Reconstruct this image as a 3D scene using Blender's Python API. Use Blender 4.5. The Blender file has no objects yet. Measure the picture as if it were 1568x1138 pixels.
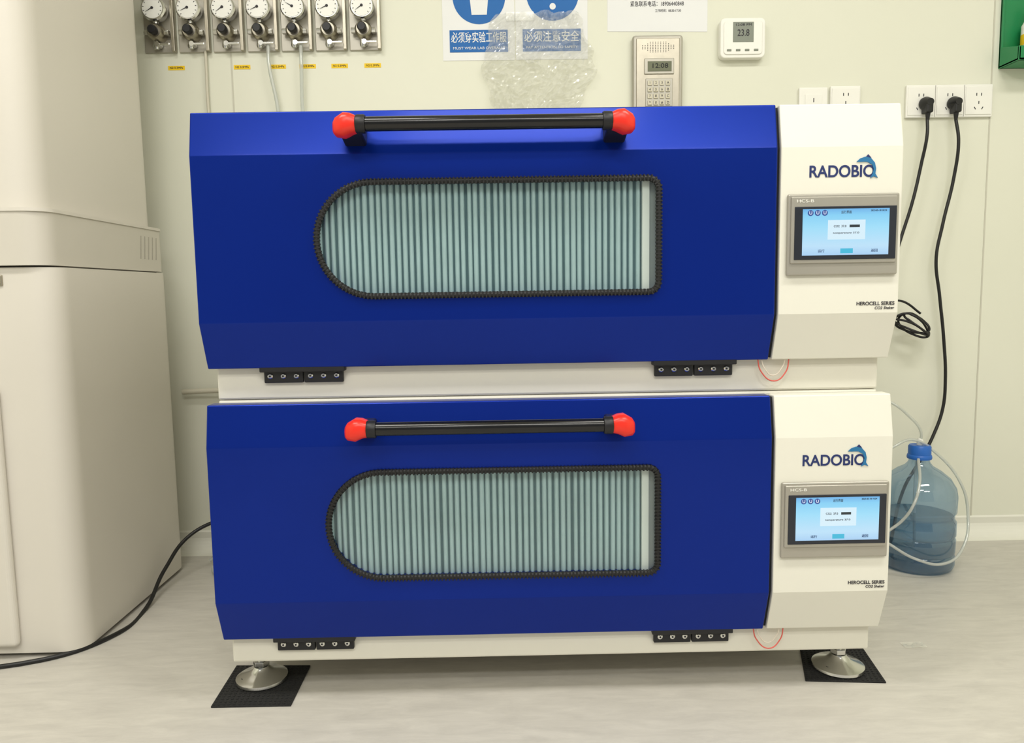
import bpy, bmesh, math, random
from mathutils import Vector, Matrix, noise
random.seed(4)
sc=bpy.context.scene
sc.view_settings.view_transform='Standard'
COL=sc.collection
D=1.3594; WY=2.299

# ---------------------------------------------------------------- materials
def srgb(c):
    o=[]
    for v in c:
        v=v/255.0
        o.append(v/12.92 if v<=0.04045 else ((v+0.055)/1.055)**2.4)
    return (o[0],o[1],o[2],1)
MC={}
def mat(name,c,rough=.5,metal=0,var=0.0,vscale=8,bump=0,bscale=200,coat=0,spec=None):
    if name in MC: return MC[name]
    m=bpy.data.materials.new(name); m.use_nodes=True; MC[name]=m
    nt=m.node_tree; b=nt.nodes['Principled BSDF']; L=nt.links
    col=srgb(c)
    b.inputs['Base Color'].default_value=col
    b.inputs['Roughness'].default_value=rough; b.inputs['Metallic'].default_value=metal
    b.inputs['Coat Weight'].default_value=coat
    b.inputs['Coat Roughness'].default_value=.15
    if spec is not None: b.inputs['Specular IOR Level'].default_value=spec
    tc=nt.nodes.new('ShaderNodeTexCoord')
    n=nt.nodes.new('ShaderNodeTexNoise'); n.inputs['Scale'].default_value=vscale; n.inputs['Detail'].default_value=3
    L.new(tc.outputs['Object'],n.inputs['Vector'])
    r=nt.nodes.new('ShaderNodeValToRGB')
    k=max(var,.01)
    r.color_ramp.elements[0].position=.3; r.color_ramp.elements[1].position=.7
    r.color_ramp.elements[0].color=(col[0]*(1-k),col[1]*(1-k),col[2]*(1-k),1)
    r.color_ramp.elements[1].color=(min(1,col[0]*(1+k)),min(1,col[1]*(1+k)),min(1,col[2]*(1+k)),1)
    L.new(n.outputs['Fac'],r.inputs['Fac']); L.new(r.outputs['Color'],b.inputs['Base Color'])
    if bump:
        n2=nt.nodes.new('ShaderNodeTexNoise'); n2.inputs['Scale'].default_value=bscale
        L.new(tc.outputs['Object'],n2.inputs['Vector'])
        bp=nt.nodes.new('ShaderNodeBump'); bp.inputs['Strength'].default_value=bump; bp.inputs['Distance'].default_value=.002
        L.new(n2.outputs['Fac'],bp.inputs['Height']); L.new(bp.outputs['Normal'],b.inputs['Normal'])
    return m
def emit(name,c,s):
    if name in MC: return MC[name]
    m=bpy.data.materials.new(name); m.use_nodes=True; MC[name]=m
    b=m.node_tree.nodes['Principled BSDF']; b.inputs['Base Color'].default_value=(.02,.02,.02,1)
    b.inputs['Emission Color'].default_value=srgb(c); b.inputs['Emission Strength'].default_value=s
    b.inputs['Roughness'].default_value=.25
    return m
def clear(name,tint,gloss=.08,rough=.03,diff=0.0,dc=(235,235,230)):
    if name in MC: return MC[name]
    m=bpy.data.materials.new(name); m.use_nodes=True; MC[name]=m
    nt=m.node_tree; nt.nodes.clear(); L=nt.links
    out=nt.nodes.new('ShaderNodeOutputMaterial')
    t=nt.nodes.new('ShaderNodeBsdfTransparent'); t.inputs['Color'].default_value=srgb(tint)
    g=nt.nodes.new('ShaderNodeBsdfGlossy'); g.inputs['Roughness'].default_value=rough
    lw=nt.nodes.new('ShaderNodeLayerWeight'); lw.inputs['Blend'].default_value=.25
    ma=nt.nodes.new('ShaderNodeMath'); ma.operation='MULTIPLY_ADD'; ma.inputs[1].default_value=.5; ma.inputs[2].default_value=gloss
    L.new(lw.outputs['Facing'],ma.inputs[0])
    mx=nt.nodes.new('ShaderNodeMixShader'); L.new(ma.outputs[0],mx.inputs[0]); L.new(t.outputs[0],mx.inputs[1]); L.new(g.outputs[0],mx.inputs[2])
    d=nt.nodes.new('ShaderNodeBsdfDiffuse'); d.inputs['Color'].default_value=srgb(dc)
    m2=nt.nodes.new('ShaderNodeMixShader'); m2.inputs[0].default_value=diff
    L.new(mx.outputs[0],m2.inputs[1]); L.new(d.outputs[0],m2.inputs[2]); L.new(m2.outputs[0],out.inputs[0])
    return m

M_blue=mat('blue_satin_paint',(0,38,138),.30,.55,.03,3,coat=.12,spec=.25)
M_white=mat('cream_powder_coat',(228,226,214),.42,0,.01,4)
M_body=mat('cream_body',(224,221,208),.5,0,.01,4)
M_black=mat('black_rubber',(14,14,15),.5,0,.1,60,bump=.3,bscale=500)
M_gap=mat('gap_shade_and_print',(16,18,24),.7)  # near-black: shade painted into gaps; also holes, slots and LCD print
M_bar=mat('black_gloss_bar',(10,10,11),.2,0,.02)
M_red=mat('red_plastic',(232,44,26),.32,0,.03)
M_hinge=mat('black_hinge',(18,18,22),.45)
M_chrome=mat('chrome',(215,215,212),.18,1)
M_steel=mat('brushed_steel',(176,170,155),.33,1,.06,40)
M_steel2=mat('steel_panel',(180,176,165),.42,.6,.03,30)
M_frame=mat('screen_frame_metal',(172,168,158),.38,.5,.02)
M_bezel=mat('screen_bezel',(32,36,46),.3)
M_navy=mat('logo_navy',(24,42,100),.5)
M_teal=mat('logo_teal_blue',(30,110,160),.5)
M_txt=mat('print_dark',(40,36,44),.6)
M_rib=mat('curtain_teal',(190,209,211),.5,0,.04,20)
M_ribd=mat('curtain_teal_dark',(84,110,116),.6)
M_strip=mat('white_strip',(245,243,236),.5)
M_grey=mat('interior_grey',(176,180,176),.5)
M_plastic=mat('white_plastic',(240,239,232),.4)
M_dial=mat('dial_white',(240,240,235),.5)
M_yel=mat('yellow_tag',(240,200,20),.6)
M_paper=mat('paper_white',(234,235,236),.8)
M_sblue=mat('sign_blue',(20,100,175),.6)
M_cord=mat('black_cord',(16,16,17),.45)
M_green=mat('green_plastic',(20,130,75),.4)
M_cab=mat('cabinet_enamel',(216,211,201),.42,0,.02,3)
M_cab2=mat('cabinet_trim',(208,203,192),.4)
M_lcd=mat('lcd_grey',(128,134,122),.3)
M_lcdo=mat('lcd_olive',(96,100,72),.3)
M_key=mat('keypad',(196,190,170),.35,.3)
M_cap=mat('blue_cap',(30,100,190),.4)
M_tube=clear('clear_tubing',(230,236,234),.12,.1,.35)
M_glass=clear('window_glass',(246,250,250),.015,.02,0)
M_bott=clear('bottle_polycarbonate',(206,224,240),.07,.05,.05,(130,175,215))
M_water=clear('bottle_water',(198,214,223),.05,.05,.05,(120,155,180))
M_film=clear('plastic_film',(252,252,250),.06,.15,.2,(245,245,240))
M_wire=mat('pink_wire',(205,90,80),.5)
M_wirew=mat('white_wire',(215,205,190),.5)
M_mat=mat('rubber_mat',(26,26,26),.85,0,.35,250,bump=.8,bscale=260)

# ---------------------------------------------------------------- helpers
def root(name,loc):
    e=bpy.data.objects.new(name,None); e.empty_display_size=.05; e.location=loc; COL.objects.link(e); return e
def link(o,parent,m=None):
    COL.objects.link(o)
    if m: o.data.materials.append(m)
    if parent:
        o.parent=parent; o.matrix_parent_inverse=Matrix.Translation(-Vector(parent.location))
    return o
def fin(bm,name,parent,m,smooth=False,bevel=0,seg=2):
    bmesh.ops.recalc_face_normals(bm,faces=bm.faces)
    me=bpy.data.meshes.new(name); bm.to_mesh(me); bm.free()
    if smooth:
        for p in me.polygons: p.use_smooth=True
    o=bpy.data.objects.new(name,me); link(o,parent,m)
    if bevel:
        b=o.modifiers.new('bev','BEVEL'); b.width=bevel; b.segments=seg; b.limit_method='ANGLE'; b.angle_limit=.35
    return o
def box(name,parent,x0,x1,y0,y1,z0,z1,m,bevel=0,seg=2):
    bm=bmesh.new()
    v=[bm.verts.new((x,y,z)) for x in(x0,x1) for y in(y0,y1) for z in(z0,z1)]
    for f in((0,1,3,2),(4,6,7,5),(0,4,5,1),(2,3,7,6),(0,2,6,4),(1,5,7,3)): bm.faces.new([v[i] for i in f])
    return fin(bm,name,parent,m,False,bevel,seg)
def prism(name,parent,prof,axis,a0,a1,m,bevel=0,smooth=False):
    bm=bmesh.new()
    def P(p,a):
        return {'x':(a,p[0],p[1]),'y':(p[0],a,p[1]),'z':(p[0],p[1],a)}[axis]
    A=[bm.verts.new(P(p,a0)) for p in prof]; B=[bm.verts.new(P(p,a1)) for p in prof]
    n=len(prof)
    bm.faces.new(A); bm.faces.new(B)
    for i in range(n): bm.faces.new((A[i],A[(i+1)%n],B[(i+1)%n],B[i]))
    return fin(bm,name,parent,m,smooth,bevel)
def lathe(name,parent,c,prof,m,axis='z',n=32,smooth=True):
    bm=bmesh.new(); rings=[]
    for r,h in prof:
        ring=[]
        for i in range(n):
            a=2*math.pi*i/n; p=(r*math.cos(a),r*math.sin(a))
            if axis=='z': q=(c[0]+p[0],c[1]+p[1],c[2]+h)
            elif axis=='y': q=(c[0]+p[0],c[1]-h,c[2]+p[1])
            else: q=(c[0]+h,c[1]+p[0],c[2]+p[1])
            ring.append(bm.verts.new(q))
        rings.append(ring)
    for a,b in zip(rings[:-1],rings[1:]):
        for i in range(n): bm.faces.new((a[i],a[(i+1)%n],b[(i+1)%n],b[i]))
    bm.faces.new(rings[0]); bm.faces.new(rings[-1])
    o=fin(bm,name,parent,m,False)
    if smooth:
        for p in o.data.polygons: p.use_smooth=len(p.vertices)==4
        e=o.modifiers.new('es','EDGE_SPLIT'); e.split_angle=.7
    return o
def tube(name,parent,pts,r,m,cyclic=False,res=8):
    cu=bpy.data.curves.new(name,'CURVE'); cu.dimensions='3D'; cu.bevel_depth=r; cu.bevel_resolution=3; cu.resolution_u=res
    cu.use_fill_caps=True
    s=cu.splines.new('BEZIER'); s.bezier_points.add(len(pts)-1)
    for b,p in zip(s.bezier_points,pts): b.co=p; b.handle_left_type=b.handle_right_type='AUTO'
    s.use_cyclic_u=cyclic
    return link(bpy.data.objects.new(name,cu),parent,m)
def polytube(name,parent,pts,r,m,cyclic=True):
    cu=bpy.data.curves.new(name,'CURVE'); cu.dimensions='3D'; cu.bevel_depth=r; cu.bevel_resolution=2
    s=cu.splines.new('POLY'); s.points.add(len(pts)-1)
    for b,p in zip(s.points,pts): b.co=(*p,1)
    s.use_cyclic_u=cyclic
    return link(bpy.data.objects.new(name,cu),parent,m)
def text(name,parent,s,x,y,z,m,width=None,size=.02,bold=0,shear=0,align='CENTER',ext=.0004):
    cu=bpy.data.curves.new(name,'FONT'); cu.body=s; cu.size=size; cu.align_x=align; cu.align_y='CENTER'
    cu.extrude=ext; cu.offset=bold; cu.shear=shear
    o=bpy.data.objects.new(name,cu); COL.objects.link(o); cu.materials.append(m)
    o.rotation_euler=(math.pi/2,0,0); o.location=(x,y,z)
    bpy.context.view_layer.update()
    if width and o.dimensions.x>0: o.scale=(width/o.dimensions.x,1,1)
    if parent: o.parent=parent; o.matrix_parent_inverse=Matrix.Translation(-Vector(parent.location))
    return o
def Dshape(x0,x1,z0,z1,rr,n=28):
    r=(z1-z0)/2; pts=[]
    for i in range(n+1):
        a=math.pi/2+math.pi*i/n; pts.append((x0+r+r*math.cos(a)*1.0,(z0+z1)/2+r*math.sin(a)))
    for i in range(7):
        a=-math.pi/2+math.pi/2*i/6; pts.append((x1-rr+rr*math.cos(a),z0+rr+rr*math.sin(a)))
    for i in range(7):
        a=math.pi/2*i/6; pts.append((x1-rr+rr*math.cos(a),z1-rr+rr*math.sin(a)))
    return pts
def hexpts(cx,cy,r): return [(cx+r*math.cos(math.pi/3*i),cy+r*math.sin(math.pi/3*i)) for i in range(6)]

# ---------------------------------------------------------------- room
def wallmat():
    m=bpy.data.materials.new('wall_panel_cream'); m.use_nodes=True; nt=m.node_tree; b=nt.nodes['Principled BSDF']; L=nt.links
    tc=nt.nodes.new('ShaderNodeTexCoord'); n=nt.nodes.new('ShaderNodeTexNoise'); n.inputs['Scale'].default_value=1.2; n.inputs['Detail'].default_value=4
    L.new(tc.outputs['Object'],n.inputs['Vector'])
    r=nt.nodes.new('ShaderNodeValToRGB'); r.color_ramp.elements[0].position=.3; r.color_ramp.elements[1].position=.7
    r.color_ramp.elements[0].color=srgb((223,224,207)); r.color_ramp.elements[1].color=srgb((228,228,213))
    L.new(n.outputs['Fac'],r.inputs['Fac']); L.new(r.outputs['Color'],b.inputs['Base Color'])
    b.inputs['Roughness'].default_value=.42; b.inputs['Specular IOR Level'].default_value=.35
    return m
def floormat():
    m=bpy.data.materials.new('vinyl_floor'); m.use_nodes=True; nt=m.node_tree; b=nt.nodes['Principled BSDF']; L=nt.links
    tc=nt.nodes.new('ShaderNodeTexCoord'); mp=nt.nodes.new('ShaderNodeMapping'); mp.inputs['Scale'].default_value=(3.0,13,1)
    L.new(tc.outputs['Object'],mp.inputs['Vector'])
    n=nt.nodes.new('ShaderNodeTexNoise'); n.inputs['Scale'].default_value=3; n.inputs['Detail'].default_value=10; n.inputs['Roughness'].default_value=.7; n.inputs['Distortion'].default_value=.5
    L.new(mp.outputs[0],n.inputs['Vector'])
    r=nt.nodes.new('ShaderNodeValToRGB'); e=r.color_ramp.elements
    e[0].position=.3; e[0].color=srgb((184,180,172)); e[1].position=.7; e[1].color=srgb((204,200,191))
    L.new(n.outputs['Fac'],r.inputs['Fac']); L.new(r.outputs['Color'],b.inputs['Base Color'])
    b.inputs['Roughness'].default_value=.42
    return m
MW=wallmat()
XL,XR,YF,H=-2.6,2.4,-2.2,2.7
box('floor',None,XL-.1,XR+.1,YF,WY+.1,-.05,0,floormat())
box('wall_back',None,XL-.1,XR+.1,WY,WY+.1,0,H,MW)
box('wall_left',None,XL-.1,XL,YF,WY,0,H,MW)
box('wall_right',None,XR,XR+.1,YF,WY,0,H,MW)
box('ceiling',None,XL-.1,XR+.1,YF,WY+.1,H,H+.08,mat('ceiling_white',(236,235,228),.7))
cv=[(WY,0),(WY-.05,0)]+[(WY-.05+.05*math.sin(a),.05-.05*math.cos(a)) for a in [math.pi/2*i/8 for i in range(1,8)]]+[(WY-.004,.06),(WY,.065)]
prism('baseboard_back',None,cv,'x',XL,XR,mat('cove_white',(230,229,218),.4),smooth=False)
box('trim_1',None,1.364,1.368,WY-.0015,WY,.065,H,mat('seam',(200,198,183),.6))
box('trim_2',None,-.862,-.858,WY-.0015,WY,.065,H,MC['seam'])

# ---------------------------------------------------------------- incubators
prof=[(.015,.4525),(0,.376),(0,.084),(.03,0),(.045,0),(.045,.4525)]
def incubator(z0,name,bottom):
    R=root(name,(0,D,z0+bottom))
    P=[(D+a,z0+b) for a,b in prof]
    door=prism('door',R,P,'x',-.625,.403,M_blue)
    gx0,gx1,gz0,gz1=-.413,.198,z0+.124,z0+.331
    sh=Dshape(gx0+.004,gx1-.004,gz0+.004,gz1-.004,.016)
    cut=prism('cut',None,sh,'y',D-.1,D+.1,None)
    bo=door.modifiers.new('b','BOOLEAN'); bo.operation='DIFFERENCE'; bo.object=cut; bo.solver='EXACT'
    bpy.context.view_layer.objects.active=door; bpy.context.view_layer.update()
    bpy.ops.object.modifier_apply(modifier='b')
    bpy.data.objects.remove(cut)
    bv=door.modifiers.new('bev','BEVEL'); bv.width=.0035; bv.segments=4; bv.limit_method='ANGLE'; bv.angle_limit=.15
    prism('control_panel_housing',R,P,'x',.4095,.625,M_white,.0022)
    G=[(.024,.449),(.010,.376),(.010,.084),(.036,.004),(.049,.004),(.049,.449)]
    prism('door_gap_shade',R,[(D+a,z0+b) for a,b in G],'x',.395,.415,M_gap)  # black strip behind the door gap, its shade put in as colour
    box('body',R,-.617,.617,D+.05,D+.72,z0+bottom,z0+.4565,M_body,.004)
    polytube('window_gasket',R,[(x,D-.001,z) for x,z in Dshape(gx0+.004,gx1-.004,gz0+.004,gz1-.004,.018,44)],.0052,M_black)
    bm=bmesh.new(); ps=Dshape(gx0+.004,gx1-.004,gz0+.004,gz1-.004,.018,30)
    per=[];tot=0
    for i in range(len(ps)):
        a=Vector(ps[i]); b=Vector(ps[(i+1)%len(ps)]); per.append((a,b,(b-a).length)); tot+=(b-a).length
    N=230
    for k in range(N):
        s=tot*k/N
        for a,b,l in per:
            if s<=l: break
            s-=l
        if l<1e-6: continue
        c=a.lerp(b,s/l); t=(b-a).normalized(); nn=Vector((-t.y,t.x))
        w=.0013; hh=.0057
        q=[c+t*w+nn*hh,c-t*w+nn*hh,c-t*w-nn*hh,c+t*w-nn*hh]
        f=[bm.verts.new((p.x,D-.0066,p.y)) for p in q]; k2=[bm.verts.new((p.x,D+.001,p.y)) for p in q]
        bm.faces.new(f)
        for i in range(4): bm.faces.new((f[i],f[(i+1)%4],k2[(i+1)%4],k2[i]))
    fin(bm,'gasket_teeth',R,M_black)
    prism('window_pane',R,Dshape(gx0+.005,gx1-.005,gz0+.005,gz1-.005,.015),'y',D+.002,D+.004,M_glass)
    yb=D+.020
    box('curtain_back',R,gx0,gx1-.03,yb,yb+.004,gz0,gz1,M_ribd)
    bm=bmesh.new(); n=50; x0=gx0; x1=.166; pt=(x1-x0)/n
    for k in range(n):
        cx=x0+pt*(k+.5)+random.uniform(-.0008,.0008); hw=pt*random.uniform(.32,.39); ring=[]
        for i in range(7):
            a=math.pi*i/6; ring.append((cx-hw*math.cos(a),yb-.0055*math.sin(a)))
        A=[bm.verts.new((x,y,gz0)) for x,y in ring]; B=[bm.verts.new((x,y,gz1)) for x,y in ring]
        for i in range(6):
            f=bm.faces.new((A[i],A[i+1],B[i+1],B[i])); f.smooth=True
    fin(bm,'curtain_ribs',R,M_rib,True)
    box('curtain_edge_strip',R,.167,.180,yb-.010,yb,gz0,gz1,M_strip,.001)
    box('window_inner_wall',R,.180,gx1,yb-.004,yb,gz0,gz1,M_grey)
    # handle
    hy=D-.05; hz=z0+.415
    lathe('handle_bar',R,(-.335,hy,hz),[(.0118,0),(.0122,.002),(.0122,.448),(.0118,.45)],M_bar,'x',28)
    for sgn,xe in((-1,-.362),(1,.143)):
        xi=xe-sgn*.038
        bm=bmesh.new(); secs=[(xe,.010,.012,-.004),(xe-sgn*.004,.0155,.017,-.003),(xe-sgn*.018,.0205,.024,0),(xe-sgn*.029,.0175,.022,.002),(xi,.0145,.019,.001)]
        rings=[]
        for x,rz,ry,dz in secs:
            rings.append([bm.verts.new((x,hy+.006+ry*(abs(math.cos(a))**.7)*(1 if math.cos(a)>0 else -1),hz-.001+dz+rz*(abs(math.sin(a))**.7)*(1 if math.sin(a)>0 else -1))) for a in [2*math.pi*i/24 for i in range(24)]])
        for a,b in zip(rings[:-1],rings[1:]):
            for i in range(24): bm.faces.new((a[i],a[(i+1)%24],b[(i+1)%24],b[i]))
        bm.faces.new(rings[0]); bm.faces.new(rings[-1])
        c=fin(bm,'handle_end_cap',R,M_red,True); e=c.modifiers.new('es','EDGE_SPLIT'); e.split_angle=.9
        lathe('handle_collar',R,(xi if sgn<0 else xi-.016,hy,hz),[(.0145,0),(.0155,.002),(.0155,.014),(.0145,.016)],M_hinge,'x',24)
        prism('handle_bracket',R,[(hy+.004,hz+.013),(hy+.004,hz-.014),(D+.01,hz-.028),(D+.012,hz+.010)],'x',*sorted((xe-sgn*.008,xi-sgn*.008)),M_hinge,.004)
    # hinges
    for xa,xb in((-.527,-.381),(.196,.341)):
        mid=(xa+xb)/2; yb2=D+.0505
        for a,b in((xa,mid-.001),(mid+.001,xb)):
            prism('hinge_plate',R,[(a,z0-.029),(b,z0-.029),(b,z0-.002),(a,z0-.002)],'y',D+.041,yb2,M_hinge,.002)
            for i in range(3):
                cx=a+(b-a)*(i+.5)/3
                lathe('hinge_screw',R,(cx,D+.041,z0-.016),[(.0050,0),(.0050,.002),(.0036,.0032)],M_chrome,'y',14)
                lathe('hinge_screw_socket',R,(cx,D+.0377,z0-.016),[(.0020,0),(.0019,.0004)],M_gap,'y',6,False)
        prism('hinge_knuckle',R,[(D+.03,z0-.008),(D+.05,z0-.008),(D+.05,z0+.004),(D+.03,z0+.004)],'x',xa-.005,xb+.005,M_hinge,.002)
    # screen
    fx0,fx1,fz0,fz1=.420,.617,z0+.152,z0+.2945
    box('touchscreen_frame',R,fx0,fx1,D-.008,D,fz0,fz1,M_frame,.003,3)
    box('touchscreen_frame_lip',R,fx0+.005,fx1-.005,D-.011,D-.007,fz0+.021,fz1-.005,M_frame,.002,3)
    box('touchscreen_bezel',R,.431,.6105,D-.0125,D-.008,fz0+.0275,fz1-.0225,M_bezel,.001)
    lx0,lx1,lz0,lz1=.4445,.597,z0+.187,z0+.2675
    m=MC.get('lcd_ui')
    if not m:
        m=bpy.data.materials.new('lcd_ui'); MC['lcd_ui']=m; m.use_nodes=True; nt=m.node_tree; b=nt.nodes['Principled BSDF']
        b.inputs['Base Color'].default_value=(.02,.02,.02,1); b.inputs['Roughness'].default_value=.2
        tc=nt.nodes.new('ShaderNodeTexCoord'); sx=nt.nodes.new('ShaderNodeSeparateXYZ'); nt.links.new(tc.outputs['Generated'],sx.inputs[0])
        r=nt.nodes.new('ShaderNodeValToRGB'); nt.links.new(sx.outputs['Z'],r.inputs[0])
        e=r.color_ramp.elements; e[0].color=srgb((165,205,240)); e[0].position=0; e[1].color=srgb((105,175,230)); e[1].position=1
        q=e.new(.2); q.color=srgb((185,222,246)); q=e.new(.6); q.color=srgb((155,218,246)); q=e.new(.86); q.color=srgb((130,205,242))
        nt.links.new(r.outputs[0],b.inputs['Emission Color']); b.inputs['Emission Strength'].default_value=1.0
    box('touchscreen_display',R,lx0,lx1,D-.0132,D-.0122,lz0,lz1,m)
    yy=D-.0136
    box('display_dialog',R,.489,.555,yy,D-.0131,z0+.214,z0+.248,emit('ui_white',(212,236,248),1.0))
    box('display_field',R,.527,.545,yy-.0004,yy,z0+.235,z0+.2395,emit('ui_dark',(30,50,60),.6))
    text('display_label',R,'CO2  37.0',.510,yy-.0003,z0+.237,M_txt,.022,.0055)
    text('display_label_2',R,'temperature 37.0',.521,yy-.0003,z0+.2255,M_txt,.046,.0045)
    text('display_title',R,'运行界面',.521,yy+.0003,z0+.261,M_txt,.018,.006)
    for i in range(3):
        lathe('display_icon',R,(.458+i*.0125,D-.0131,z0+.2605),[(.0052,0),(.0052,.0004)],emit('ui_navy',(50,90,175),.7),'y',16)
        text('display_icon_glyph',R,'U',.458+i*.0125,yy-.0002,z0+.2605,emit('ui_white2',(230,240,255),1),None,.008)
    box('display_button',R,.512,.534,yy,D-.0131,z0+.190,z0+.1985,emit('ui_cyan',(60,190,225),.9))
    text('display_button_label',R,'运行',.478,yy,z0+.194,M_navy,None,.006); text('display_button_label_2',R,'返回',.572,yy,z0+.194,M_navy,None,.006)
    text('display_clock',R,'2023-05-18 10:24',.578,yy,z0+.2635,M_txt,.028,.004)
    text('display_maker_label',R,'HCS-B',.449,D-.0112,z0+.2815,M_plastic,.03,.0075)
    # logo
    lz=z0+.3355
    text('logo_text',R,'RADOBIO',.5165,D-.0004,lz-.003,M_navy,.115,.0285,.0005)
    dp=[(.541,.013),(.547,.0185),(.556,.0215),(.566,.019),(.573,.011),(.5755,.001),(.5745,-.008),(.579,-.015),(.572,-.0125),(.5655,-.0155),(.5695,-.008),(.5715,.000),(.568,.008),(.560,.0125),(.553,.0128),(.547,.0125)]
    prism('logo_dolphin',R,[(a+.001,lz+b+.001) for a,b in dp],'y',D-.0016,D,M_teal)
    prism('logo_dolphin_fin',R,[(.557,lz+.021),(.562,lz+.0265),(.5675,lz+.0205)],'y',D-.0015,D,M_navy)
    text('series_label',R,'HEROCELL SERIES',.5835,D-.0004,z0+.1005,M_txt,.068,.0088,.0001)
    text('series_label_2',R,'CO2 Shaker',.5995,D-.0004,z0+.0925,M_txt,.035,.007,0,.2)
    tube('sensor_wire',R,[(.385,D+.035,z0+.004),(.392,D+.035,z0-.022),(.415,D+.032,z0-.040),(.438,D+.035,z0-.024),(.444,D+.035,z0+.004)],.0012,M_wire)
    tube('sensor_wire_2',R,[(.392,D+.036,z0+.004),(.398,D+.034,z0-.016),(.415,D+.036,z0-.030),(.432,D+.035,z0-.014),(.437,D+.036,z0+.004)],.0011,M_wirew)
    return R
up=incubator(.6505,'co2_shaker_incubator',-.0602)
lo=incubator(.1330,'co2_shaker_incubator.001',-.055)
for fx,fy in((-.588,D+.125),(.592,D+.125),(-.588,D+.62),(.592,D+.62)):
    lathe('levelling_foot_pad',lo,(fx,fy,.004),[(.050,0),(.052,.003),(.051,.008),(.044,.012),(.024,.019),(.017,.026),(.015,.03)],M_chrome,'z',40)
    lathe('levelling_foot_stem',lo,(fx,fy,.03),[(.0075,0),(.0075,.05)],M_chrome,'z',18)
    prism('levelling_foot_nut',lo,hexpts(fx,fy,.0165),'z',.036,.046,M_chrome,.001)
    lathe('levelling_foot_sleeve',lo,(fx,fy,.053),[(.017,0),(.018,.003),(.018,.026)],M_chrome,'z',24)
    lathe('foot_pad_hole',lo,(fx-.030,fy-.022,.0160),[(.004,-.004),(.004,.0015)],M_gap,'z',14)
def mesh_mat(name,c):
    R=root(name,(sum(p[0] for p in c)/4,sum(p[1] for p in c)/4,0))
    prism('mat_sheet',R,c,'z',0,.0035,M_mat,.001)
    bm=bmesh.new()
    a,b,cc,d=[Vector(p) for p in c]; n=16
    for i in range(n):
        for j in range(n):
            def q(u,v): return (a.lerp(b,u)).lerp(d.lerp(cc,u),v)
            e=.2/n
            ps=[q((i+.5)/n-e,(j+.5)/n-e),q((i+.5)/n+e,(j+.5)/n-e),q((i+.5)/n+e,(j+.5)/n+e),q((i+.5)/n-e,(j+.5)/n+e)]
            f=[bm.verts.new((p.x,p.y,.0046)) for p in ps]; g=[bm.verts.new((p.x,p.y,.003)) for p in ps]
            bm.faces.new(f)
            for k in range(4): bm.faces.new((f[k],f[(k+1)%4],g[(k+1)%4],g[k]))
    fin(bm,'mat_studs',R,M_mat)
mesh_mat('anti_slip_mat',[(-.655,1.385),(-.502,1.384),(-.504,1.541),(-.662,1.547)])
mesh_mat('anti_slip_mat.001',[(.506,1.436),(.661,1.422),(.683,1.567),(.548,1.572)])

# ---------------------------------------------------------------- left lab cabinet
R=root('laboratory_freezer_cabinet',(-1.5,1.9,0))
def rrect(x0,x1,y0,y1,r,n=8):
    pts=[]
    for cx,cy,a0 in((x1-r,y0+r,-90),(x1-r,y1-r,0),(x0+r,y1-r,90),(x0+r,y0+r,180)):
        for i in range(n+1):
            a=math.radians(a0+90*i/n); pts.append((cx+r*math.cos(a),cy+r*math.sin(a)))
    return pts
def smoothp(o,ang=.5):
    for p in o.data.polygons: p.use_smooth=len(p.vertices)==4
    e=o.modifiers.new('es','EDGE_SPLIT'); e.split_angle=ang; return o
smoothp(prism('lower_cabinet_body',R,rrect(-2.0,-1.020,1.610,2.17,.055),'z',.010,.850,M_cab))
smoothp(prism('base_shadow_gap',R,rrect(-1.98,-1.035,1.63,2.15,.05),'z',0,.010,M_gap))  # black slab standing in for the shadow under the cabinet edge
smoothp(prism('console_band',R,rrect(-2.01,-1.030,1.60,2.18,.05),'z',.854,.965,M_cab2))
smoothp(prism('console_band_lip',R,rrect(-2.01,-1.027,1.597,2.18,.05),'z',.965,.972,M_cab))
smoothp(prism('upper_cabinet_body',R,rrect(-2.0,-1.052,1.615,2.17,.06),'z',.972,2.05,M_cab))
smoothp(prism('band_shadow_gap',R,rrect(-1.99,-1.036,1.63,2.16,.05),'z',.849,.855,mat('seam_grey',(110,106,98),.6)))
for i in range(5):
    y=2.020+.022*i
    prism('side_vent',R,[(y,.885),(y+.004,.885),(y+.012,.945),(y+.008,.945)],'x',-1.031,-1.0292,mat('vent_shadow',(170,165,154),.6))
box('freezer_door',R,-1.985,-1.150,1.590,1.612,.030,.60,M_cab,.016,5)
box('door_badge',R,-1.30,-1.126,1.606,1.6125,.812,.835,M_steel,.002)
for i in range(4): box('badge_slot',R,-1.150,-1.130,1.6050,1.6065,.8155+.005*i,.817+.005*i,M_gap)

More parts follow.
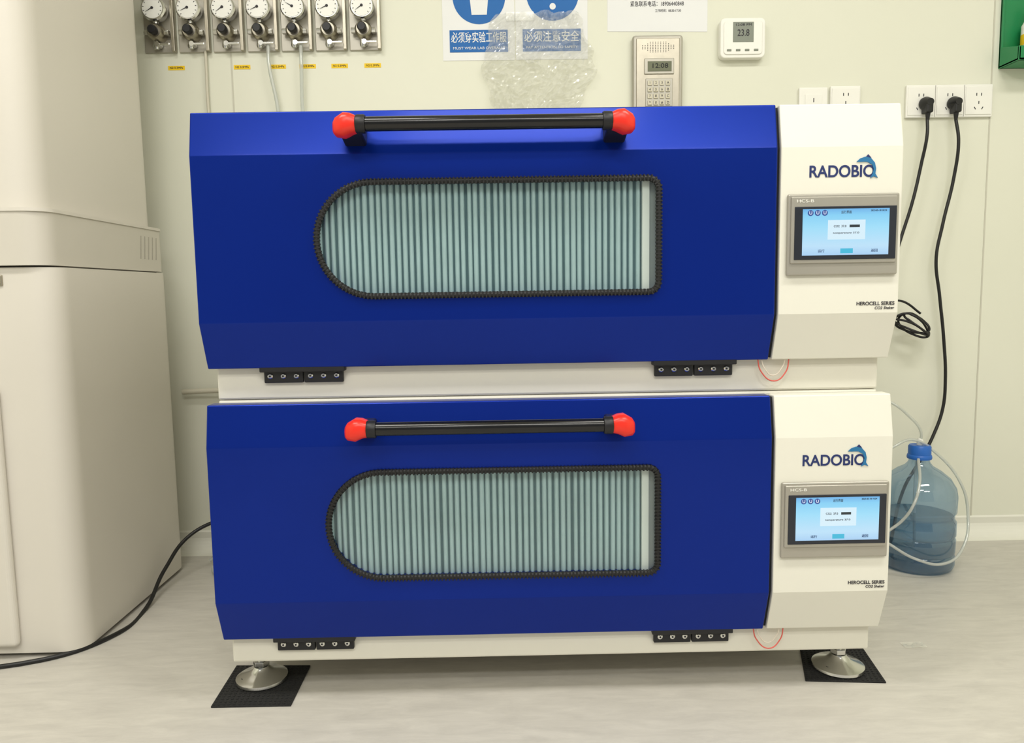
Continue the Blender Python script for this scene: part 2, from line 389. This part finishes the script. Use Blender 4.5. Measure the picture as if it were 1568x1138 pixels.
# ---------------------------------------------------------------- wall mounted things
R=root('gas_regulator_panel',(-.76,WY,1.6))
for k in range(7):
    cx=-1.060+.0984*k; y=WY
    box('back_plate',R,cx-.045,cx+.047,y-.006,y,1.487,1.78,M_steel2,.002)
    box('back_plate_fold',R,cx+.038,cx+.047,y-.022,y-.004,1.487,1.78,M_steel,.001)
    lathe('gauge_case',R,(cx,y-.02,1.598),[(.024,-.02),(.034,0),(.0345,.022),(.031,.026)],M_chrome,'y',32)
    lathe('gauge_dial',R,(cx,y-.046,1.598),[(.0285,0),(.0285,.0012)],M_dial,'y',32)
    a0=math.radians(random.choice((205,210,215,60,150)))
    prism('gauge_needle',R,[(cx-.0012*math.sin(a0),1.598+.0012*math.cos(a0)),(cx+.0012*math.sin(a0),1.598-.0012*math.cos(a0)),(cx+.022*math.cos(a0),1.598+.022*math.sin(a0))],'y',y-.0492,y-.048,M_txt)
    lathe('gauge_needle_hub',R,(cx,y-.048,1.598),[(.004,0),(.003,.002)],M_txt,'y',12)
    for i in range(11):
        a=math.radians(-45+27*i); c,s=math.cos(a),math.sin(a)
        r1,r2,w=.0235,.027,.0007
        prism('gauge_tick',R,[(cx+r1*c-w*s,1.598+r1*s+w*c),(cx+r1*c+w*s,1.598+r1*s-w*c),(cx+r2*c+w*s,1.598+r2*s-w*c),(cx+r2*c-w*s,1.598+r2*s+w*c)],'y',y-.0482,y-.047,M_txt)
    lathe('gauge_stem',R,(cx,y-.028,1.548),[(.008,0),(.008,.03)],M_chrome,'z',12)
    lathe('regulator_body',R,(cx,y-.005,1.537),[(.024,0),(.024,.030),(.018,.038)],M_steel,'y',28)
    lathe('regulator_knob',R,(cx,y-.04,1.537),[(.012,0),(.013,.018),(.010,.022)],M_hinge,'y',18)
    nut=[(y-.028,1.530),(y-.016,1.530),(y-.013,1.537),(y-.016,1.544),(y-.028,1.544),(y-.031,1.537)]
    prism('inlet_nut',R,nut,'x',cx-.036,cx-.022,M_chrome,.001)
    prism('outlet_nut',R,nut,'x',cx+.022,cx+.034,M_chrome,.001)
    lathe('valve_body',R,(cx-.004,y-.022,1.492),[(.007,0),(.009,.006),(.007,.022),(.006,.03)],M_chrome,'z',14)
    box('valve_handle',R,cx+.006,cx+.038,y-.034,y-.029,1.500,1.507,M_chrome,.002)
    lathe('valve_handle_pivot',R,(cx+.002,y-.01,1.5035),[(.007,0),(.007,.025)],M_chrome,'y',12)
R=root('pipe_label_tags',(-.74,WY,1.45))
for x in(-1.02,-.83,-.727,-.64,-.547,-.451):
    box('label_tag',R,x-.024,x+.024,WY-.0008,WY,1.440,1.452,M_yel)
    text('label_text',R,'N2 0.3MPa',x,WY-.001,1.446,M_txt,.038,.008)
for nm,x0,x1 in(('gas_hose',-.745,-.727),('gas_hose.001',-.652,-.655)):
    tube(nm,None,[(x0,WY-.022,1.50),(x0,WY-.024,1.45),(x1,WY-.02,1.33),(x1+.01,WY-.02,1.15),(x1+.03,WY-.02,.9)],.0055,M_tube)

def sign(name,x0,x1,cx,cz,kind,band):
    R=root(name,((x0+x1)/2,WY,1.6))
    box('sheet',R,x0,x1,WY-.0015,WY,1.456,1.78,M_paper)
    lathe('mandatory_disc',R,(cx,WY-.0014,cz),[(.076,0),(.076,.0007)],M_sblue,'y',48)
    y0,y1=WY-.0028,WY-.002
    if kind=='coat':
        prism('coat_pictogram',R,[(cx-.022,cz-.05),(cx+.022,cz-.05),(cx+.026,cz-.01),(cx+.020,cz+.02),(cx+.036,cz-.004),(cx+.040,cz+.006),(cx+.022,cz+.038),(cx+.008,cz+.044),(cx,cz+.03),(cx-.008,cz+.044),(cx-.022,cz+.038),(cx-.040,cz+.006),(cx-.036,cz-.004),(cx-.020,cz+.02),(cx-.026,cz-.01)],'y',y0,y1,M_paper)
    else:
        lathe('exclamation_dot',R,(cx,WY-.002,cz-.036),[(.009,0),(.009,.0008)],M_paper,'y',24)
        prism('exclamation_bar',R,[(cx-.006,cz-.018),(cx+.006,cz-.018),(cx+.010,cz+.05),(cx-.010,cz+.05)],'y',y0,y1,M_paper)
    box('caption_band',R,x0+.020,x1-.020,WY-.0024,WY-.0014,1.479,1.541,M_sblue)
    text('caption',R,band[0],(x0+x1)/2,WY-.0027,1.518,M_paper,.160,.032,.0003)
    text('caption_english',R,band[1],(x0+x1)/2,WY-.0027,1.490,M_paper,.150,.010)
sign('ppe_coat_sign',-.245,-.036,-.138,1.633,'coat',('必须穿实验工作服','MUST WEAR LAB OVERALLS'))
sign('ppe_warning_sign',-.033,.176,.075,1.640,'ex',('必须注意安全','PAY ATTENTION TO SAFETY'))
R=root('crumpled_plastic_bag',(.02,WY-.02,1.45))
bm=bmesh.new(); nx,nz=50,50; V={}
for i in range(nx+1):
    for j in range(nz+1):
        u=i/nx; v=j/nz
        w=.115+.045*math.sin(v*3.1)+.02*noise.noise((v*6,3,1))
        x=.03+(u-.5)*2*w+.02*noise.noise((v*4,u*2,7)); z=1.30+v*.285+.018*noise.noise((u*6,0,2))*(1 if v>.5 else -1)
        d=.016*abs(noise.noise((u*7,v*9,0)))+.020*abs(noise.noise((u*15+v*6,v*14,5)))+.010*abs(noise.noise((u*34,v*30,9)))
        V[i,j]=bm.verts.new((x,WY-.003-d*1.2,z))
for i in range(nx):
    for j in range(nz): bm.faces.new((V[i,j],V[i+1,j],V[i+1,j+1],V[i,j+1]))
fin(bm,'film',R,M_film,False)
box('tape_strip',R,-.06,.02,WY-.0036,WY,1.565,1.590,M_film)
R=root('notice_paper',(.38,WY,1.63))
prism('sheet',R,[(.234,1.532),(.525,1.528),(.525,1.78),(.234,1.78)],'y',WY-.0012,WY,M_paper)
text('notice_line',R,'紧急联系电话：18906440848',.378,WY-.0014,1.607,M_txt,.155,.016)
text('notice_line_2',R,'工作时间：08:30-17:30',.41,WY-.0014,1.588,M_txt,.075,.009)
R=root('wall_intercom',(.377,WY,1.4))
ix=lambda px:.304+(px-967)*.00192
iz=lambda py:1.515-(py-57)*.00186
box('housing',R,.304,.450,WY-.022,WY,1.285,1.515,M_steel2,.008,3)
box('face_plate',R,.314,.440,WY-.025,WY-.02,1.29,1.505,M_steel,.005,3)
for r in range(7):
    for c in range(13):
        if abs(c-6)+abs(r-3)*1.3>7.5: continue
        lathe('speaker_hole',R,(ix(1005)+(c-6)*.0075,WY-.0249,iz(76)+(r-3)*.0045),[(.0014,0),(.0013,.0004)],M_gap,'y',6,False)
box('lcd_surround',R,ix(984),ix(1029),WY-.029,WY-.024,iz(117),iz(93),M_steel2,.002)
box('lcd',R,ix(989),ix(1025),WY-.030,WY-.028,iz(113),iz(98),M_lcdo)
text('lcd_text',R,'12:08',ix(1007),WY-.0303,iz(105),M_gap,.045,.018)
box('keypad_surround',R,ix(986),ix(1027),WY-.028,WY-.024,iz(166),iz(123),M_steel2,.002)
for r in range(4):
    for c in range(4):
        box('key',R,ix(989)+c*.0175,ix(989)+c*.0175+.0125,WY-.031,WY-.027,iz(134)-r*.0185,iz(127)-r*.0185,M_key,.001)
        text('key_digit',R,'123A456B789C*0#D'[r*4+c],ix(989)+c*.0175+.0062,WY-.0313,iz(130.5)-r*.0185,M_txt,None,.010)
R=root('wall_thermostat',(.622,WY,1.5))
prism('body',R,rrect(.557,.687,1.446,1.558,.014),'y',WY-.026,WY,M_plastic,.003)
prism('face',R,rrect(.566,.678,1.455,1.549,.01),'y',WY-.029,WY-.025,M_plastic,.002)
box('lcd',R,.592,.652,WY-.030,WY-.028,1.489,1.545,M_lcd,.001)
text('lcd_digits',R,'23.8',.622,WY-.0303,1.514,M_txt,.034,.026)
text('lcd_small',R,'12:08 PM',.622,WY-.0303,1.537,M_txt,.045,.009)
for i in range(4): box('button',R,.575+i*.026,.588+i*.026,WY-.0305,WY-.028,1.464,1.470,M_lcd,.001)
def slot(R,x,z,a,l=.008,w=.0022,y=None):
    c,s=math.cos(a),math.sin(a); l/=2; w/=2
    prism('socket_slot',R,[(x+l*c-w*s,z+l*s+w*c),(x-l*c-w*s,z-l*s+w*c),(x-l*c+w*s,z-l*s-w*c),(x+l*c+w*s,z+l*s-w*c)],'y',WY-.0125,WY-.011,M_gap)
def plate(R,x0,x1,z0,z1,mods):
    box('plate',R,x0,x1,WY-.010,WY,z0,z1,M_plastic,.003,3)
    w=(x1-x0)/mods
    for k in range(mods):
        a=x0+w*k; cx=a+w/2; cz=(z0+z1)/2
        box('module',R,a+.004,a+w-.004,WY-.012,WY-.009,z0+.007,z1-.007,M_plastic,.001)
        if k: box('module_seam',R,a-.0005,a+.0005,WY-.0104,WY-.0099,z0+.002,z1-.002,MC['seam_grey'])
        slot(R,cx-.007,cz+.017,math.pi/2); slot(R,cx+.007,cz+.017,math.pi/2)
        slot(R,cx,cz-.006,math.pi/2); slot(R,cx-.011,cz-.022,-1.05); slot(R,cx+.011,cz-.022,1.05)
R=root('wall_socket_triple',(1.239,WY,1.32)); plate(R,1.111,1.367,1.274,1.368,3)
R=root('wall_socket',(.837,WY,1.32)); box('plate',R,.795,.879,WY-.010,WY,1.281,1.365,M_plastic,.003,3); box('data_port_cover',R,.812,.862,WY-.012,WY-.009,1.30,1.345,M_plastic,.001); slot(R,.837,1.328,math.pi/2,.012)
R=root('wall_socket.001',(.931,WY,1.32)); plate(R,.887,.976,1.284,1.368,1)
def plug(name,x,z,pts):
    R=root(name,(x,WY-.0125,z))
    lathe('plug_body',R,(x,WY-.0118,z),[(.017,0),(.019,.004),(.019,.012),(.013,.026),(.010,.034)],M_cord,'y',24)
    for dx in(-.007,.007): box('plug_pin',R,x+dx-.001,x+dx+.001,WY-.013,WY+.002,z+.002,z+.008,M_chrome)
    box('plug_grip',R,x-.010,x+.010,WY-.045,WY-.013,z-.030,z+.004,M_cord,.004,3)
    lathe('strain_relief',R,(x,WY-.032,z-.05),[(.0045,0),(.008,.026)],M_cord,'z',14)
    c=tube('cord',R,pts,.0046,M_cord,res=12)
    bpy.context.view_layer.update()
    me=bpy.data.meshes.new_from_object(c.evaluated_get(bpy.context.evaluated_depsgraph_get()))
    bpy.data.objects.remove(c)
    o=bpy.data.objects.new('cord',me); link(o,R)
    for p in me.polygons: p.use_smooth=True
y=WY-.03
plug('power_cord',1.164,1.312,[(1.164,y,1.27),(1.160,y-.01,1.22),(1.152,y,1.14),(1.130,y,1.03),(1.100,y,.925),(1.06,y-.01,.80),(1.0,y-.03,.60),(.95,y-.03,.3),(.93,y-.05,.006)])
plug('power_cord.001',1.247,1.312,[(1.247,y,1.27),(1.254,y-.008,1.20),(1.250,y,1.10),(1.222,y,.96),(1.207,y,.86),(1.222,y,.75),(1.240,y,.62),(1.250,y,.50),(1.246,y,.41),(1.215,y-.01,.33),(1.175,y-.02,.26),(1.12,y-.03,.17),(1.08,y-.04,.006)])
R=root('coiled_cable',(1.14,WY-.05,.68))
for i,(rx,rz,dx,dz) in enumerate(((.052,.026,0,0),(.045,.034,.005,-.006),(.050,.020,-.004,-.012),(.038,.030,.010,-.002))):
    pts=[(1.125+dx+rx*math.cos(a+i*.3),WY-.06+.012*math.sin(a*2+i)-.006*i,.672+dz+rz*math.sin(a)-.25*rx*math.cos(a)) for a in [2*math.pi*k/10 for k in range(10)]]
    tube('loop',R,pts,.0033,M_cord,True)
tube('lead',R,[(1.0,WY-.16,.74),(1.06,WY-.07,.74),(1.10,WY-.06,.735),(1.15,WY-.06,.70)],.0033,M_cord)

bx,by=1.064,2.06
R=root('water_bottle',(bx,by,0))
shell=[(.082,0),(.092,.006),(.096,.016),(.096,.040),(.0925,.046),(.096,.052),(.097,.085),(.0935,.092),(.097,.099),(.097,.135),(.092,.143),(.092,.155),(.097,.163),(.098,.205),(.094,.228),(.080,.252),(.056,.272),(.036,.284),(.028,.294),(.026,.300),(.026,.318)]
lathe('bottle_shell',R,(bx,by,.0005),shell,M_bott,'z',48)
wat=[(.078,.004),(.090,.009),(.0935,.018),(.0935,.040),(.090,.046),(.0935,.052),(.0945,.085),(.091,.092),(.0945,.099),(.0945,.135),(.0895,.143),(.0895,.150)]
lathe('bottle_water',R,(bx,by,.0005),wat,M_water,'z',48)
lathe('bottle_cap',R,(bx,by,.305),[(.031,0),(.032,.004),(.031,.010),(.029,.012),(.029,.034),(.026,.038)],M_cap,'z',32)
lathe('bottle_port',R,(bx,by,.342),[(.008,0),(.008,.014),(.005,.020)],M_plastic,'z',16)
R=root('silicone_tubing',(1.0,2.0,.3))
tube('feed_tube',R,[(.95,2.10,.47),(.985,2.08,.462),(1.03,2.06,.425),(1.063,2.055,.38),(bx,2.06,.345),(1.055,2.06,.25),(1.06,2.06,.05)],.0038,M_tube,res=12)
tube('overflow_tube',R,[(.93,2.06,.30),(.975,2.03,.345),(1.03,2.04,.362),(1.10,2.05,.325),(1.165,2.03,.24),(1.182,2.02,.16),(1.15,1.98,.08),(1.08,1.945,.045),(1.0,1.94,.06),(.93,1.97,.10)],.0038,M_tube,res=12)
tube('side_tube',R,[(.93,1.96,.13),(.965,1.955,.16),(.99,1.95,.20),(1.02,1.975,.255),(1.045,2.03,.31)],.0038,M_tube,res=12)

R=root('green_wall_rack',(1.48,WY,1.5))
box('back_board',R,1.384,1.60,WY-.008,WY,1.412,1.80,M_green,.002)
box('tray_floor',R,1.384,1.60,WY-.09,WY,1.412,1.420,M_green,.002)
prism('side_cheek',R,[(WY,1.412),(WY-.09,1.412),(WY-.09,1.45),(WY-.012,1.47),(WY-.012,1.80),(WY,1.80)],'x',1.384,1.390,M_green,.001)
box('front_lip',R,1.384,1.60,WY-.09,WY-.083,1.412,1.452,M_green,.002)
for i,(x,c) in enumerate(((1.452,M_plastic),(1.535,M_yel))):
    lathe('sanitizer_bottle',R,(x,WY-.045,1.4205),[(.028,0),(.030,.004),(.030,.10),(.022,.115),(.010,.122),(.010,.135)],c,'z',24)
    lathe('sanitizer_label',R,(x,WY-.045,1.465),[(.0304,0),(.0304,.03)],M_yel if i==0 else M_plastic,'z',24)
    lathe('sanitizer_cap',R,(x,WY-.045,1.555),[(.012,0),(.012,.02),(.006,.03)],M_plastic,'z',16)

tube('black_cable',None,[(-.62,2.2,.18),(-.76,2.17,.23),(-.86,2.12,.17),(-.97,2.08,.12),(-1.0,1.98,.06),(-.995,1.85,.005),(-1.0,1.7,.005),(-1.10,1.585,.005),(-1.5,1.56,.005)],.005,M_cord,res=12)
R=root('drain_hose',(-.85,2.1,0))
tube('hose',R,[(-.60,2.1,.10),(-.72,2.12,.085),(-.84,2.14,.06),(-.92,2.12,.02),(-.88,2.06,.008),(-.78,2.04,.008),(-.62,2.06,.008)],.006,M_tube,res=12)
tube('hose_2',R,[(-.60,2.2,.14),(-.74,2.2,.11),(-.9,2.2,.05),(-.96,2.18,.01)],.005,M_tube,res=12)
tube('white_conduit_hose',None,[(-.62,2.27,.56),(-.74,2.27,.535),(-.86,2.27,.51),(-1.05,2.275,.50)],.008,mat('hose_cream',(205,200,182),.5),res=12)
tube('gas_line_pipe',None,[(-.93,WY-.01,1.49),(-.93,WY-.01,1.3),(-.90,WY-.01,.9),(-.88,WY-.01,.4),(-.88,WY-.01,.07)],.004,MC['hose_cream'],res=12)
R=root('plastic_scrap',(.8,1.575,0))
bm=bmesh.new(); V={}
for i in range(9):
    for j in range(5):
        V[i,j]=bm.verts.new((.775+.006*i+.004*noise.noise((i,j,1)),1.565+.006*j+.003*noise.noise((i,j,5)),.001+.006*abs(noise.noise((i*.7,j*.9,2)))))
for i in range(8):
    for j in range(4): bm.faces.new((V[i,j],V[i+1,j],V[i+1,j+1],V[i,j+1]))
fin(bm,'scrap',R,M_film)

# ---------------------------------------------------------------- lights
k=0
for lx,ly in((-1.1,.55),(1.1,.55),(0,-.9),(-1.1,-1.6),(1.1,-1.6)):
    nm='ceiling_light' if k==0 else 'ceiling_light.%03d'%k; k+=1
    R=root(nm,(lx,ly,H))
    box('light_frame',R,lx-.62,lx+.62,ly-.17,ly+.17,H-.02,H,M_plastic,.003)
    box('light_diffuser',R,lx-.6,lx+.6,ly-.15,ly+.15,H-.024,H-.019,emit('led_diffuser',(255,250,238),3))
    l=bpy.data.lights.new('led','AREA'); l.shape='RECTANGLE'; l.size=1.2; l.size_y=.3; l.energy=25; l.color=(1,.975,.92)
    o=bpy.data.objects.new('led_area',l); COL.objects.link(o); o.location=(lx,ly,H-.03); o.parent=R; o.matrix_parent_inverse=Matrix.Translation(-Vector(R.location))
w=bpy.data.worlds.new('w'); sc.world=w; w.use_nodes=True
w.node_tree.nodes['Background'].inputs[0].default_value=(1,.99,.96,1); w.node_tree.nodes['Background'].inputs[1].default_value=.38

# ---------------------------------------------------------------- camera
th,r,psi,cx,ch=0.1035,0.0163,0.01,-0.0828,.781
Fh=Vector((math.sin(psi),math.cos(psi),0)); R0=Vector((math.cos(psi),-math.sin(psi),0)); Z=Vector((0,0,1))
Fw=Fh*math.cos(th)-Z*math.sin(th); U0=Fh*math.sin(th)+Z*math.cos(th)
Xc=R0*math.cos(r)-U0*math.sin(r); Yc=R0*math.sin(r)+U0*math.cos(r)
cam=bpy.data.cameras.new('camera'); cam.sensor_width=36; cam.lens=1164/1568*36; cam.clip_start=.05
co=bpy.data.objects.new('camera',cam); COL.objects.link(co)
Mx=Matrix((Xc,Yc,-Fw)).transposed().to_4x4(); Mx.translation=Vector((cx,0,ch)); co.matrix_world=Mx
sc.camera=co
